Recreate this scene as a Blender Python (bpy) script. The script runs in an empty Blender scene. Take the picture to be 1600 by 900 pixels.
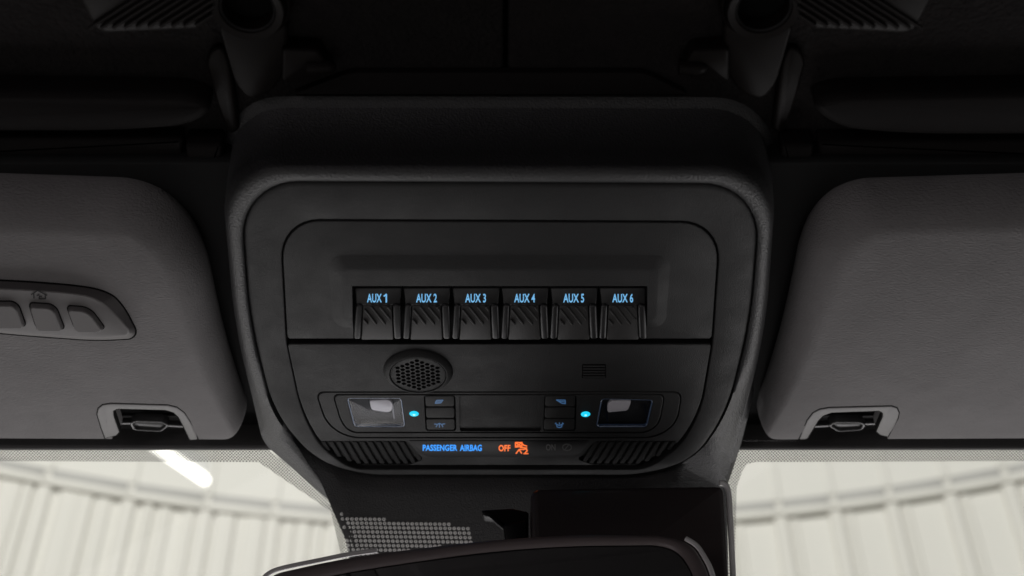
import bpy, bmesh, math, random
from mathutils import Vector
random.seed(7)
scene = bpy.context.scene
COL = scene.collection

# ------------------------------------------------------------------ camera
CAMZ = 1.25                      # eye height in the cabin, metres
PITCH = math.radians(41.5)
FPX = 2000.0                     # focal length for a 1600 px wide frame
CX, CY = 780.0, 450.0
CAM = Vector((0, 0, CAMZ))
cd = bpy.data.cameras.new('camera')
cd.sensor_width = 36.0
cd.lens = FPX / 1600 * 36.0
cd.shift_x = (800 - CX) / 1600
cd.clip_start = 0.01
cd.clip_end = 200
cd.dof.use_dof = True
cd.dof.focus_distance = 0.72
cd.dof.aperture_fstop = 7.0
cam = bpy.data.objects.new('camera', cd)
cam.location = CAM
cam.rotation_euler = (math.radians(90) + PITCH, 0, 0)
COL.objects.link(cam)
scene.camera = cam

# ------------------------------------------------------------------ light
world = bpy.data.worlds.new('World')
scene.world = world
world.use_nodes = True
bg = world.node_tree.nodes['Background']
bg.inputs[0].default_value = (0.9, 0.95, 1.0, 1)
bg.inputs[1].default_value = 0.009

def area(name, loc, target, sx, sy, power, color):
    l = bpy.data.lights.new(name, 'AREA')
    l.shape = 'RECTANGLE'; l.size = sx; l.size_y = sy
    l.energy = power; l.color = color
    o = bpy.data.objects.new(name, l)
    o.location = loc
    o.rotation_euler = (Vector(target) - Vector(loc)).to_track_quat('-Z', 'Y').to_euler()
    COL.objects.link(o)
    return o
# ceiling lamps of the hall, and an added, unseen fill lamp ahead of the windshield
area('hall_lamp', (-0.7, -0.8, 5.3), (0, 6.0, 4.4), 4.4, 1.2, 385, (1.0, 0.99, 0.955))
area('windshield_fill', (0.05, 1.36, 1.30), (0, 0.6, 1.7), 2.8, 0.45, 13.2, (1.0, 0.97, 0.99))
# added fill lamp standing in for dashboard bounce; faint light from the rear windows
area('dash_bounce_fill', (-0.15, 0.42, 0.80), (0, 0.66, 1.7), 1.2, 0.35, 1.0, (1.0, 0.95, 0.96))
area('rear_window_light', (-0.75, -0.75, 1.15), (0, 0.42, 1.72), 0.6, 0.3, 1.5, (1.0, 0.90, 0.93))

scene.view_settings.view_transform = 'Standard'
scene.view_settings.look = 'None'
scene.view_settings.exposure = 0.0
scene.view_settings.gamma = 1.0
scene.view_settings.use_curve_mapping = False
scene.cycles.use_denoising = True
scene.cycles.max_bounces = 8
scene.cycles.transparent_max_bounces = 12
scene.cycles.caustics_reflective = False
scene.cycles.caustics_refractive = False

# ------------------------------------------------------------------ sight lines and planes
FWD = Vector((0, math.cos(PITCH), math.sin(PITCH)))
UPV = Vector((0, -math.sin(PITCH), math.cos(PITCH)))
RGT = Vector((1, 0, 0))
def ray(px, py):
    return FWD * FPX + RGT * (px - CX) - UPV * (py - CY)
ZF = CAMZ + 0.447                # height of the console's lower face
def P(px, py, h=0.0):            # point on a level plane h metres below the console face
    d = ray(px, py)
    return CAM + d * ((ZF - h - CAMZ) / d.z)
def plane(q, n):
    n = Vector(n).normalized()
    def f(px, py, off=0.0):
        d = ray(px, py)
        return CAM + d * ((q + n * off - CAM).dot(n) / d.dot(n))
    f.n = n
    return f
mm = 0.001
# windshield: starts at the header, runs forward and down
WS = math.radians(40)
WQ = P(780, 700, -0.022)
W = plane(WQ, (0, -math.sin(WS), -math.cos(WS)))

# ------------------------------------------------------------------ materials
def principled(name, col, rough=0.5, spec=0.5, metal=0.0, bump=None, bdist=0.0004, bstr=0.5,
               var=0.0, vscale=40.0, rvar=0.0):
    m = bpy.data.materials.new(name); m.use_nodes = True
    nt = m.node_tree; N = nt.nodes; L = nt.links
    b = N['Principled BSDF']
    b.inputs['Base Color'].default_value = (*col, 1)
    b.inputs['Roughness'].default_value = rough
    b.inputs['Specular IOR Level'].default_value = spec
    b.inputs['Metallic'].default_value = metal
    tc = N.new('ShaderNodeTexCoord')
    if var > 0 or rvar > 0:
        nz = N.new('ShaderNodeTexNoise'); nz.inputs['Scale'].default_value = vscale
        nz.inputs['Detail'].default_value = 6; nz.inputs['Roughness'].default_value = 0.65
        L.new(tc.outputs['Object'], nz.inputs['Vector'])
        if var > 0:
            cr = N.new('ShaderNodeMix'); cr.data_type = 'RGBA'
            cr.inputs[6].default_value = (*[c * (1 - var) for c in col], 1)
            cr.inputs[7].default_value = (*[c * (1 + var) for c in col], 1)
            L.new(nz.outputs['Fac'], cr.inputs[0]); L.new(cr.outputs[2], b.inputs['Base Color'])
        if rvar > 0:
            mr = N.new('ShaderNodeMapRange')
            mr.inputs[1].default_value = 0.3; mr.inputs[2].default_value = 0.7
            mr.inputs[3].default_value = rough - rvar; mr.inputs[4].default_value = rough + rvar
            L.new(nz.outputs['Fac'], mr.inputs[0]); L.new(mr.outputs[0], b.inputs['Roughness'])
    if bump:
        kind, sc = bump
        if kind == 'grain':          # moulded leather grain
            v = N.new('ShaderNodeTexVoronoi'); v.inputs['Scale'].default_value = sc
            v.inputs['Randomness'].default_value = 1.0; out = v.outputs['Distance']
            L.new(tc.outputs['Object'], v.inputs['Vector'])
        elif kind == 'weave':
            v = N.new('ShaderNodeTexNoise'); v.inputs['Scale'].default_value = sc
            v.inputs['Detail'].default_value = 3
            mp = N.new('ShaderNodeMapping'); mp.inputs['Scale'].default_value = (0.55, 1.5, 1)
            L.new(tc.outputs['Object'], mp.inputs['Vector']); L.new(mp.outputs[0], v.inputs['Vector'])
            out = v.outputs['Fac']
        else:
            v = N.new('ShaderNodeTexNoise'); v.inputs['Scale'].default_value = sc
            v.inputs['Detail'].default_value = 4; out = v.outputs['Fac']
            L.new(tc.outputs['Object'], v.inputs['Vector'])
        bp = N.new('ShaderNodeBump'); bp.inputs['Strength'].default_value = bstr
        bp.inputs['Distance'].default_value = bdist
        L.new(out, bp.inputs['Height']); L.new(bp.outputs[0], b.inputs['Normal'])
        if kind == 'weave':          # soft unevenness of the padding under the cloth
            n2 = N.new('ShaderNodeTexNoise'); n2.inputs['Scale'].default_value = 22; n2.inputs['Detail'].default_value = 2
            L.new(tc.outputs['Object'], n2.inputs['Vector'])
            b2 = N.new('ShaderNodeBump'); b2.inputs['Strength'].default_value = 0.25; b2.inputs['Distance'].default_value = 0.006
            L.new(n2.outputs['Fac'], b2.inputs['Height']); L.new(b2.outputs[0], bp.inputs['Normal'])
    return m
def emitter(name, col, s):
    m = bpy.data.materials.new(name); m.use_nodes = True
    N = m.node_tree.nodes; b = N['Principled BSDF']
    b.inputs['Base Color'].default_value = (*[c * 0.3 for c in col], 1)
    b.inputs['Emission Color'].default_value = (*col, 1)
    b.inputs['Emission Strength'].default_value = s
    return m
M = {}
M['shell'] = principled('grained_black_vinyl', (0.021, 0.021, 0.0222), 0.50, 0.45, bump=('grain', 1000), bdist=0.0005, bstr=0.55, var=0.15, vscale=60)
M['panel'] = principled('satin_black_plastic', (0.0125, 0.0125, 0.0130), 0.6, 0.25, bump=('noise', 1500), bdist=0.0005, bstr=0.5, var=0.25, vscale=35, rvar=0.09)
M['gap'] = principled('black_gap', (0.004, 0.004, 0.004), 0.9, 0.1)
M['switch'] = principled('smooth_black_plastic', (0.009, 0.009, 0.010), 0.38, 0.34, bump=('noise', 900), bdist=0.0002, bstr=0.2, rvar=0.06, vscale=90)
M['paddle'] = principled('ribbed_black_rubber', (0.016, 0.015, 0.015), 0.55, 0.4, bump=('noise', 2500), bdist=0.0003, bstr=0.3)
M['dark'] = principled('dark_smoked_plastic', (0.006, 0.006, 0.007), 0.45, 0.16)
M['louvre'] = principled('louvre_plastic', (0.006, 0.006, 0.0062), 0.7, 0.2)
M['visor'] = principled('grey_visor_fabric', (0.166, 0.160, 0.162), 0.85, 0.25, bump=('weave', 900), bdist=0.0008, bstr=0.7, var=0.22, vscale=26)
M['visor_trim'] = principled('grey_visor_plastic', (0.125, 0.121, 0.122), 0.5, 0.5, bump=('noise', 1500), bdist=0.0002, bstr=0.2, var=0.1)
M['remote'] = principled('remote_plastic', (0.095, 0.089, 0.090), 0.55, 0.4, bump=('noise', 2200), bdist=0.0002, bstr=0.25, var=0.1)
M['clip'] = principled('clip_plastic', (0.045, 0.045, 0.046), 0.28, 0.6)
M['headliner'] = principled('black_headliner_felt', (0.010, 0.0088, 0.0088), 0.95, 0.1, bump=('noise', 420), bdist=0.002, bstr=0.9, var=0.5, vscale=180)
M['roof'] = principled('black_roof_trim', (0.0060, 0.0050, 0.0050), 0.7, 0.08, bump=('noise', 900), bdist=0.0004, bstr=0.4, var=0.2)
M['latch'] = principled('latch_plastic', (0.0060, 0.0048, 0.0046), 0.45, 0.07, bump=('noise', 1200), bdist=0.0003, bstr=0.3)
M['header'] = principled('header_trim', (0.007, 0.007, 0.0072), 0.7, 0.1, bump=('noise', 1600), bdist=0.0003, bstr=0.3)
M['header_lip'] = principled('header_lip_trim', (0.055, 0.054, 0.054), 0.45, 0.45, bump=('noise', 1600), bdist=0.0003, bstr=0.3)
M['frit'] = principled('black_frit', (0.008, 0.008, 0.0085), 0.35, 0.4)
M['mirror_case'] = principled('mirror_casing', (0.15, 0.125, 0.125), 0.35, 0.5, bump=('noise', 1800), bdist=0.0002, bstr=0.3)
M['edge_glint'] = principled('white_edge_glint', (0.85, 0.85, 0.84), 0.3, 0.5)  # white colour stands in for light caught in the edges
M['mirror'] = principled('mirror_glass', (0.62, 0.60, 0.60), 0.02, 0.5, metal=1.0)
M['cover'] = principled('gloss_brown_black', (0.045, 0.037, 0.037), 0.25, 0.5)
M['dot'] = principled('frit_dot_light', (0.88, 0.88, 0.86), 0.5, 0.4)  # pale colour stands for light coming through clear dots
M['blue'] = emitter('backlit_blue', (0.17, 0.46, 0.78), 0.95)
M['pblue'] = emitter('indicator_blue', (0.01, 0.28, 0.90), 1.1)
M['icon'] = emitter('dim_blue_icon', (0.08, 0.20, 0.42), 0.40)
M['orange'] = emitter('indicator_orange', (1.0, 0.17, 0.02), 1.0)
M['cyan'] = emitter('cyan_led', (0.01, 0.60, 0.86), 1.1)
M['cyan_core'] = emitter('led_core', (0.35, 0.90, 1.0), 1.3)
M['unlit'] = principled('unlit_print', (0.09, 0.09, 0.09), 0.5, 0.3)
M['ink'] = principled('black_ink', (0.004, 0.004, 0.004), 0.6, 0.2)
M['reflector'] = principled('dark_blue_reflector', (0.006, 0.009, 0.018), 0.28, 0.6, var=0.3, vscale=200)
M['diffuser'] = principled('milky_lamp_diffuser', (0.62, 0.58, 0.58), 0.35, 0.5)
M['lens_rim'] = principled('blue_glow_lens_rim', (0.07, 0.11, 0.19), 0.2, 0.7)  # bluish edge glow of the lens put into the rim colour
M['wall'] = principled('cream_sheet_metal', (0.68, 0.668, 0.625), 0.5, 0.3, var=0.035, vscale=1.6)
M['wall_upper'] = principled('cream_upper_sheet', (0.69, 0.68, 0.64), 0.55, 0.3, var=0.03, vscale=1.2)
M['trim'] = principled('grey_wall_trim', (0.42, 0.415, 0.40), 0.5, 0.3, var=0.08, vscale=3)
M['floor'] = principled('concrete_floor', (0.35, 0.345, 0.335), 0.7, 0.3, var=0.12, vscale=2)
M['fixture'] = principled('white_fixture', (0.8, 0.8, 0.78), 0.4, 0.4)
M['tube'] = emitter('lit_tube', (1.0, 0.98, 0.93), 2.6)

def glass_mat(name, tint, spec_rough=0.02, f0=0.04):
    m = bpy.data.materials.new(name); m.use_nodes = True
    nt = m.node_tree; N = nt.nodes; L = nt.links
    N.remove(N['Principled BSDF'])
    tr = N.new('ShaderNodeBsdfTransparent'); tr.inputs[0].default_value = (*tint, 1)
    gl = N.new('ShaderNodeBsdfGlossy'); gl.inputs['Roughness'].default_value = spec_rough
    lw = N.new('ShaderNodeLayerWeight')          # thin pane: same reflectance from both sides
    pw = N.new('ShaderNodeMath'); pw.operation = 'POWER'; pw.inputs[1].default_value = 5.0
    ma = N.new('ShaderNodeMath'); ma.operation = 'MULTIPLY_ADD'; ma.inputs[1].default_value = 1 - f0; ma.inputs[2].default_value = f0
    L.new(lw.outputs['Facing'], pw.inputs[0]); L.new(pw.outputs[0], ma.inputs[0])
    mx = N.new('ShaderNodeMixShader')
    L.new(ma.outputs[0], mx.inputs[0]); L.new(tr.outputs[0], mx.inputs[1]); L.new(gl.outputs[0], mx.inputs[2])
    L.new(mx.outputs[0], N['Material Output'].inputs[0])
    return m
M['glass'] = glass_mat('windshield_glass', (0.97, 0.975, 0.96))
M['lens'] = glass_mat('clear_lens', (0.92, 0.94, 0.98), 0.05)
M['lens_hazy'] = glass_mat('clear_lens_hazy', (0.92, 0.94, 0.98), 0.16, 0.014)

def frit_band_mat():
    m = bpy.data.materials.new('dotted_frit'); m.use_nodes = True
    nt = m.node_tree; N = nt.nodes; L = nt.links
    b = N['Principled BSDF']
    b.inputs['Base Color'].default_value = (0.10, 0.10, 0.099, 1); b.inputs['Roughness'].default_value = 0.6
    uv = N.new('ShaderNodeUVMap'); uv.uv_map = 'UVMap'
    sep = N.new('ShaderNodeSeparateXYZ'); L.new(uv.outputs[0], sep.inputs[0])
    def math_(op, a, c=None):
        n = N.new('ShaderNodeMath'); n.operation = op
        for i, v in enumerate((a, c)):
            if v is None: continue
            if isinstance(v, (int, float)): n.inputs[i].default_value = v
            else: L.new(v, n.inputs[i])
        return n.outputs[0]
    pitch = 0.0021
    u = math_('DIVIDE', sep.outputs[0], pitch); v = math_('DIVIDE', sep.outputs[1], pitch)
    a = math_('ADD', u, v); c = math_('SUBTRACT', u, v)
    fa = math_('SUBTRACT', math_('FRACT', a), 0.5); fc = math_('SUBTRACT', math_('FRACT', c), 0.5)
    r = math_('SQRT', math_('ADD', math_('MULTIPLY', fa, fa), math_('MULTIPLY', fc, fc)))
    mask = math_('LESS_THAN', r, 0.38)
    tr = N.new('ShaderNodeBsdfTransparent'); mx = N.new('ShaderNodeMixShader')
    L.new(mask, mx.inputs[0]); L.new(tr.outputs[0], mx.inputs[1]); L.new(b.outputs[0], mx.inputs[2])
    L.new(mx.outputs[0], N['Material Output'].inputs[0])
    return m
M['frit_band'] = frit_band_mat()

# ------------------------------------------------------------------ object helpers
ORG = {}
def thing(name, label, cat, loc, group=None):
    o = bpy.data.objects.new(name, None); o.empty_display_size = 0.02
    o.location = loc; COL.objects.link(o)
    o['label'] = label; o['category'] = cat
    if group: o['group'] = group
    ORG[o.name] = Vector(loc)
    return o
def obj(name, data, mat, parent=None, smooth=False, label=None):
    verts, faces = data
    org = ORG[parent.name] if parent else Vector((0, 0, 0))
    me = bpy.data.meshes.new(name)
    me.from_pydata([tuple(Vector(v) - org) for v in verts], [], faces)
    bm = bmesh.new(); bm.from_mesh(me)
    bmesh.ops.recalc_face_normals(bm, faces=bm.faces[:])
    bm.to_mesh(me); bm.free()
    me.materials.append(M[mat])
    o = bpy.data.objects.new(name, me); COL.objects.link(o)
    if parent: o.parent = parent; ORG[o.name] = org
    else: ORG[o.name] = Vector((0, 0, 0))
    if smooth: shade(o, smooth)
    if label: o['label'] = label
    return o
def face_down(o):
    if sum(p.normal.z * p.area for p in o.data.polygons) > 0: o.data.flip_normals()
    return o
def shade(o, ang=40):
    me = o.data
    ang = 40 if ang is True else ang
    for p in me.polygons: p.use_smooth = True
    bm = bmesh.new(); bm.from_mesh(me)
    for e in bm.edges:
        if len(e.link_faces) == 2 and e.calc_face_angle(0) > math.radians(ang): e.smooth = False
    bm.to_mesh(me); bm.free()
def bevel(o, w, seg=2, ang=30):
    bm = bmesh.new(); bm.from_mesh(o.data)
    bmesh.ops.remove_doubles(bm, verts=bm.verts[:], dist=1e-6)
    es = [e for e in bm.edges if len(e.link_faces) == 2 and e.calc_face_angle(0) > math.radians(ang)]
    bmesh.ops.bevel(bm, geom=es, offset=w, segments=seg, profile=0.5, affect='EDGES', clamp_overlap=True)
    bm.to_mesh(o.data); bm.free()
    shade(o, 50)
def structure(o, kind='structure'):
    o['kind'] = kind; return o
def tag(o, label, cat, group=None):
    o['label'] = label; o['category'] = cat
    if group: o['group'] = group
    return o

def rpoly(pts, rad, n=8):
    """rounded polygon: list of 2-D points, corner cut lengths -> n+1 points per corner"""
    out = []; k = len(pts)
    if not isinstance(rad, (list, tuple)): rad = [rad] * k
    for i in range(k):
        a = Vector(pts[i - 1]); b = Vector(pts[i]); c = Vector(pts[(i + 1) % k]); r = rad[i]
        la = (a - b).length; lc = (c - b).length
        p0 = b + (a - b) * min(r / la, 0.49); p2 = b + (c - b) * min(r / lc, 0.49)
        for j in range(n + 1):
            t = j / n
            # conic with weight ~ circle arc
            w = 0.75
            d = (1 - t) ** 2 + 2 * w * t * (1 - t) + t * t
            out.append((p0 * (1 - t) ** 2 + b * (2 * w * t * (1 - t)) + p2 * t * t) / d)
    return out
def ring(pts, rad, h, f=P, n=8):
    return [f(q[0], q[1], h) for q in rpoly(pts, rad, n)]
def loft(rings, cap0=False, cap1=False, cyc=False):
    n = len(rings[0]); v = [p for r in rings for p in r]; fs = []
    m = len(rings)
    for i in range(m if cyc else m - 1):
        a = i * n; b = ((i + 1) % m) * n
        for j in range(n):
            k = (j + 1) % n
            fs.append((a + j, a + k, b + k, b + j))
    if cap0: fs.append(tuple(range(n))[::-1])
    if cap1: fs.append(tuple(range((m - 1) * n, m * n)))
    return v, fs
def inset(r, d, nrm=Vector((0, 0, 1))):
    """move a planar loop inwards by d"""
    n = len(r); c = sum(r, Vector()) / n; out = []
    area2 = sum(((r[i] - c).cross(r[(i + 1) % n] - c)).dot(nrm) for i in range(n))
    s = 1 if area2 > 0 else -1
    for i in range(n):
        t1 = r[i] - r[i - 1]; t2 = r[(i + 1) % n] - r[i]
        if t1.length < 1e-9: t1 = t2
        if t2.length < 1e-9: t2 = t1
        n1 = nrm.cross(t1.normalized()) * s; n2 = nrm.cross(t2.normalized()) * s
        m = n1 + n2
        if m.length < 1e-6: m = n1
        m.normalize()
        out.append(r[i] + m * (d / max(m.dot(n1), 0.5)))
    return out
Z = Vector((0, 0, 1))
def slab(r, depth, bev=0.0006, nrm=Z):
    """loop r is the face towards the camera; the body goes 'depth' along nrm (away), edges softened"""
    b = bev
    rs = [[p + nrm * depth for p in r], [p + nrm * b for p in r]]
    if b > 0:
        rs.append([p + nrm * (b * 0.3) for p in inset(r, b * 0.3, nrm)])
        rs.append(inset(r, b, nrm))
    return loft(rs, True, True)
def frame(ro, ri, depth, bev=0.0006, nrm=Z):
    """closed ring between two loops of the same count, at the camera-side face"""
    up = lambda r, d: [p + nrm * d for p in r]
    return loft([up(ro, depth), up(ro, bev), inset(ro, bev, nrm), inset(ri, -bev, nrm), up(ri, bev), up(ri, depth)], cyc=True)
def box8(q, depth, nrm=Z):
    return loft([[p + nrm * depth for p in q], q], True, True)
def cut(o, cutters, fast=False):
    for c in cutters:
        md = o.modifiers.new('b', 'BOOLEAN'); md.operation = 'DIFFERENCE'; md.solver = 'EXACT'; md.object = c
    bpy.context.view_layer.update()
    dg = bpy.context.evaluated_depsgraph_get()
    me = bpy.data.meshes.new_from_object(o.evaluated_get(dg))
    o.modifiers.clear(); old = o.data; o.data = me
    bpy.data.meshes.remove(old)
    for c in cutters:
        d = c.data; bpy.data.objects.remove(c); bpy.data.meshes.remove(d)
    return o
def cutter(r, above, below):
    """temporary body reaching 'below' m under the loop (to the camera) and 'above' m over it"""
    return obj('cutter', loft([[p + Z * above for p in r], [p - Z * below for p in r]], True, True), 'gap')
def circle(c, rx, n=48, ry=None):
    ry = ry or rx
    return [c + Vector((rx * math.cos(2 * math.pi * i / n), ry * math.sin(2 * math.pi * i / n), 0)) for i in range(n)]
_font = {}
def text2d(s, wt=0.022):
    if s not in _font:
        c = bpy.data.curves.new('t', 'FONT'); c.body = s; c.resolution_u = 4; c.offset = wt; c.space_character = 1.04
        o = bpy.data.objects.new('t', c); COL.objects.link(o)
        bpy.context.view_layer.update()
        me = bpy.data.meshes.new_from_object(o.evaluated_get(bpy.context.evaluated_depsgraph_get()))
        vs = [(v.co.x, v.co.y) for v in me.vertices]; fs = [tuple(p.vertices) for p in me.polygons]
        bpy.data.objects.remove(o); bpy.data.curves.remove(c); bpy.data.meshes.remove(me)
        x0 = min(v[0] for v in vs); x1 = max(v[0] for v in vs); y0 = min(v[1] for v in vs); y1 = max(v[1] for v in vs)
        _font[s] = ([((x - x0) / (x1 - x0), (y - y0) / (y1 - y0)) for x, y in vs], fs)
    return _font[s]
def letters(name, s, x0, y0, x1, y1, h, mat, parent, f=P, wt=0.022):
    vs, fs = text2d(s, wt)
    return obj(name, ([f(x0 + u * (x1 - x0), y1 + v * (y0 - y1), h) for u, v in vs], fs), mat, parent)
def strokes(lines, w, h, f=P):
    """flat marks: list of px polylines -> quads of width w px"""
    vs, fs = [], []
    for ln in lines:
        for a, b in zip(ln[:-1], ln[1:]):
            a = Vector(a); b = Vector(b); t = (b - a); L_ = t.length
            if L_ < 1e-6: continue
            t /= L_; nn = Vector((-t.y, t.x)) * w / 2; e = t * (w * 0.35)
            k = len(vs)
            for q in (a - e + nn, a - e - nn, b + e - nn, b + e + nn): vs.append(f(q.x, q.y, h))
            fs.append((k, k + 1, k + 2, k + 3))
    return vs, fs

# ================================================================== STRUCTURE: hall outside
hall = structure(bpy.data.objects.new('hall_wall', None)); hall.empty_display_size = 0.1; COL.objects.link(hall)
ORG[hall.name] = Vector((0, 0, 0))
H = 3.0
def wallpt(px):
    py = 815 - 1.28e-4 * (px - 815) ** 2
    d = ray(px, py); q = d * (H / d.z)
    return Vector((q.x, q.y, 0))
notch = [-900, -740, -600, -470, -350, -245, -142, -38, 75, 205, 324, 429, 525, 612, 700, 788, 874, 960, 1046, 1131, 1217, 1302, 1389, 1480, 1570, 1664, 1762, 1866, 1980, 2100, 2240]
ZT = CAMZ + H
def wbox(name, a, b, z0, z1, t0, t1, mat, bev=0.0):
    d = (b - a).normalized(); nin = Vector((d.y, -d.x, 0))
    if nin.dot(-a) < 0: nin = -nin
    q = [a + nin * t0, b + nin * t0, b + nin * t1, a + nin * t1]
    o = obj(name, loft([[p + Z * z0 for p in q], [p + Z * z1 for p in q]], True, True), mat, hall)
    if bev: bevel(o, bev, 2)
    return o
for i in range(len(notch) - 1):
    a, b = wallpt(notch[i]), wallpt(notch[i + 1])
    L_ = (b - a).length; u = (b - a) / L_
    wbox('wall_panel', a, b, 0.0, ZT - 0.02, -0.04, 0.0, 'wall')
    wbox('upper_panel', a, b, ZT - 0.02, ZT + 3.2, -0.05, -0.01, 'wall_upper')
    wbox('ledge', a, b, ZT - 0.060, ZT - 0.022, 0.002, 0.045, 'wall', 0.008)
    wbox('trim', a + u * 0.016, b - u * 0.016, ZT - 0.0215, ZT + 0.022, 0.002, 0.040, 'trim', 0.010)
    wbox('rib', a - u * 0.03, a + u * 0.03, 0.0, ZT - 0.03, -0.002, 0.028, 'wall', 0.012)
    wbox('rib', a - u * 0.018, a + u * 0.018, ZT + 0.04, ZT + 3.2, -0.013, 0.002, 'wall_upper', 0.006)
    if notch[i] < 540:
        for t in (0.3, 0.52, 0.76):
            c = a + u * L_ * (t + random.uniform(-0.05, 0.05)); w = random.uniform(0.02, 0.045)
            wbox('rib', c - u * w, c + u * w, 0.0, ZT - 0.06, -0.002, random.uniform(0.012, 0.028), 'wall', 0.011)
    else:
        c = a + u * L_ * 0.24
        wbox('rib', c - u * 0.016, c + u * 0.016, 0.0, ZT - 0.06, -0.002, 0.012, 'wall', 0.006)
fl = obj('hall_floor', ([(-9, -6, 0), (9, -6, 0), (9, 9, 0), (-9, 9, 0)], [(0, 1, 2, 3)]), 'floor'); structure(fl)

# lit tube under the hall ceiling
def hz(px, py, z):
    d = ray(px, py); return CAM + d * (z / d.z)
ta, tb = hz(150, 634, 2.3), hz(320, 750, 2.3)
tl = thing('tube_light', 'bright white tube light outside, seen through the glass beside the left visor', 'light', (ta + tb) / 2)
ax = (tb - ta).normalized(); sd = Z.cross(ax).normalized()
def tube_mesh(a, b, r, n=16, ccap=True):
    d = (b - a).normalized(); s = d.orthogonal().normalized(); t = d.cross(s)
    rs = [[q + (s * math.cos(2 * math.pi * i / n) + t * math.sin(2 * math.pi * i / n)) * rr for i in range(n)]
          for q, rr in ((a, r * 0.3), (a, r), (b, r), (b + d * r * 0.7, r * 0.7), (b + d * r, r * 0.2))]
    return loft(rs, True, True)
obj('tube', tube_mesh(ta, tb, 0.017), 'tube', tl, 40)
q = [ta - sd * 0.010 + Z * 0.019, ta + sd * 0.010 + Z * 0.019, tb + sd * 0.010 + Z * 0.019, tb - sd * 0.010 + Z * 0.019]
obj('fixture', loft([q, [p + Z * 0.05 for p in q]], True, True), 'fixture', tl)

# ================================================================== STRUCTURE: car roof
HC = -0.050                     # headliner is 50 mm above the console face
zc = ZF - HC
def slabbox(x0, x1, y0, y1, z0, z1):
    q = [Vector((x0, y0, z0)), Vector((x1, y0, z0)), Vector((x1, y1, z0)), Vector((x0, y1, z0))]
    return loft([q, [p + Z * (z1 - z0) for p in q]], True, True)
yw = WQ.y
seamx = P(790, 50, HC).x
for x0, x1 in ((-0.75, seamx - 0.0012), (seamx + 0.0012, 0.75)):
    o = obj('headliner', slabbox(x0, x1, -1.3, 0.60, zc, zc + 0.03), 'headliner'); structure(o); bevel(o, 0.002, 2)
o = obj('headliner_backing', slabbox(-0.75, 0.75, -1.3, 0.62, zc + 0.034, zc + 0.05), 'gap'); structure(o)
o = obj('header_rail', slabbox(-0.75, 0.75, P(780, 262, -0.03).y, yw - 0.004, ZF + 0.036, ZF + 0.09), 'header'); structure(o); bevel(o, 0.003, 2)
o = obj('header_lip', slabbox(-0.75, 0.75, yw - 0.0035, yw + 0.001, ZF + 0.0200, ZF + 0.09), 'header_lip'); structure(o); bevel(o, 0.002, 2)

# removable roof panel edges above the visors
for side, pts, lab in (
    (-1, [(-420, 140), (300, 150), (338, 172), (300, 200), (180, 209), (-420, 209)], 'dark rounded roof panel edge above the visor with the three-button remote'),
    (1, [(1262, 168), (1300, 150), (2000, 140), (2000, 214), (1420, 214), (1310, 204)], 'dark rounded roof panel edge above the plain visor')):
    t = thing('roof_panel', lab, 'roof panel', P(pts[0][0] * 0.3 + pts[2][0] * 0.7, 180, HC), 'roof panel edges')
    r = ring(pts, [30, 30, 25, 40, 60, 30], HC + 0.014)
    o = obj('edge_pad', slab(r, 0.014, 0.004), 'roof', t, 50)
    bx = [(-420, 216), (284, 218), (284, 262), (-420, 262)] if side < 0 else [(1280, 222), (2000, 218), (2000, 262), (1280, 262)]
    obj('edge_strip', slab(ring(bx, 4, HC + 0.010), 0.01, 0.002), 'roof', t, 50)
    bx = [(289, 226), (346, 226), (350, 335), (300, 335)] if side < 0 else [(1222, 226), (1272, 226), (1262, 335), (1210, 335)]
    obj('end_block', slab(ring(bx, 5, HC + 0.012), 0.012, 0.002), 'roof', t, 50)

# ================================================================== WINDSHIELD
ws = thing('windshield', 'clear windshield with dotted black border below the console', 'windshield', W(780, 1000))
gx = lambda x, s: W(780, 700) * 0 + Vector((x, WQ.y + s * math.cos(WS), WQ.z - s * math.sin(WS)))
nW = -W.n    # away from the cabin
g = [gx(-0.74, -0.005), gx(0.74, -0.005), gx(0.74, 0.72), gx(-0.74, 0.72)]
face_down(obj('glass', ([p for p in g], [(0, 1, 2, 3)]), 'glass', ws))
def frit_strip(pairs, name='frit_band'):
    vs, fs = [], []
    for a, b in pairs: vs += [W(*a, 0.001), W(*b, 0.001)]
    for i in range(len(pairs) - 1): fs.append((2 * i, 2 * i + 1, 2 * i + 3, 2 * i + 2))
    o = obj(name, (vs, fs), 'frit_band', ws)
    uv = o.data.uv_layers.new(name='UVMap')
    org = W(780, 700)
    e2 = Vector((0, math.cos(WS), -math.sin(WS)))
    for lp in o.data.loops:
        p = o.data.vertices[lp.vertex_index].co + ORG[ws.name] - org
        uv.data[lp.index].uv = (p.x, p.dot(e2))
    return o
frit_strip([((-600, 694), (-600, 718)), ((405, 699), (400, 722)), ((419, 702), (404, 722)), ((532, 790), (514, 797)), ((536, 797), (517, 800)), ((552, 868), (533, 868)), ((575, 960), (556, 960))])
frit_strip([((1139, 960), (1146, 960)), ((1138, 760), (1151, 762)), ((1141, 722), (1160, 735)), ((1150, 705), (1168, 725)), ((1160, 700), (1180, 722)), ((2200, 694), (2200, 718))])

# ================================================================== OVERHEAD CONSOLE
con = thing('overhead_console', 'black overhead console with six backlit auxiliary switches and map lamps', 'console', P(780, 450, 0))
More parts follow.
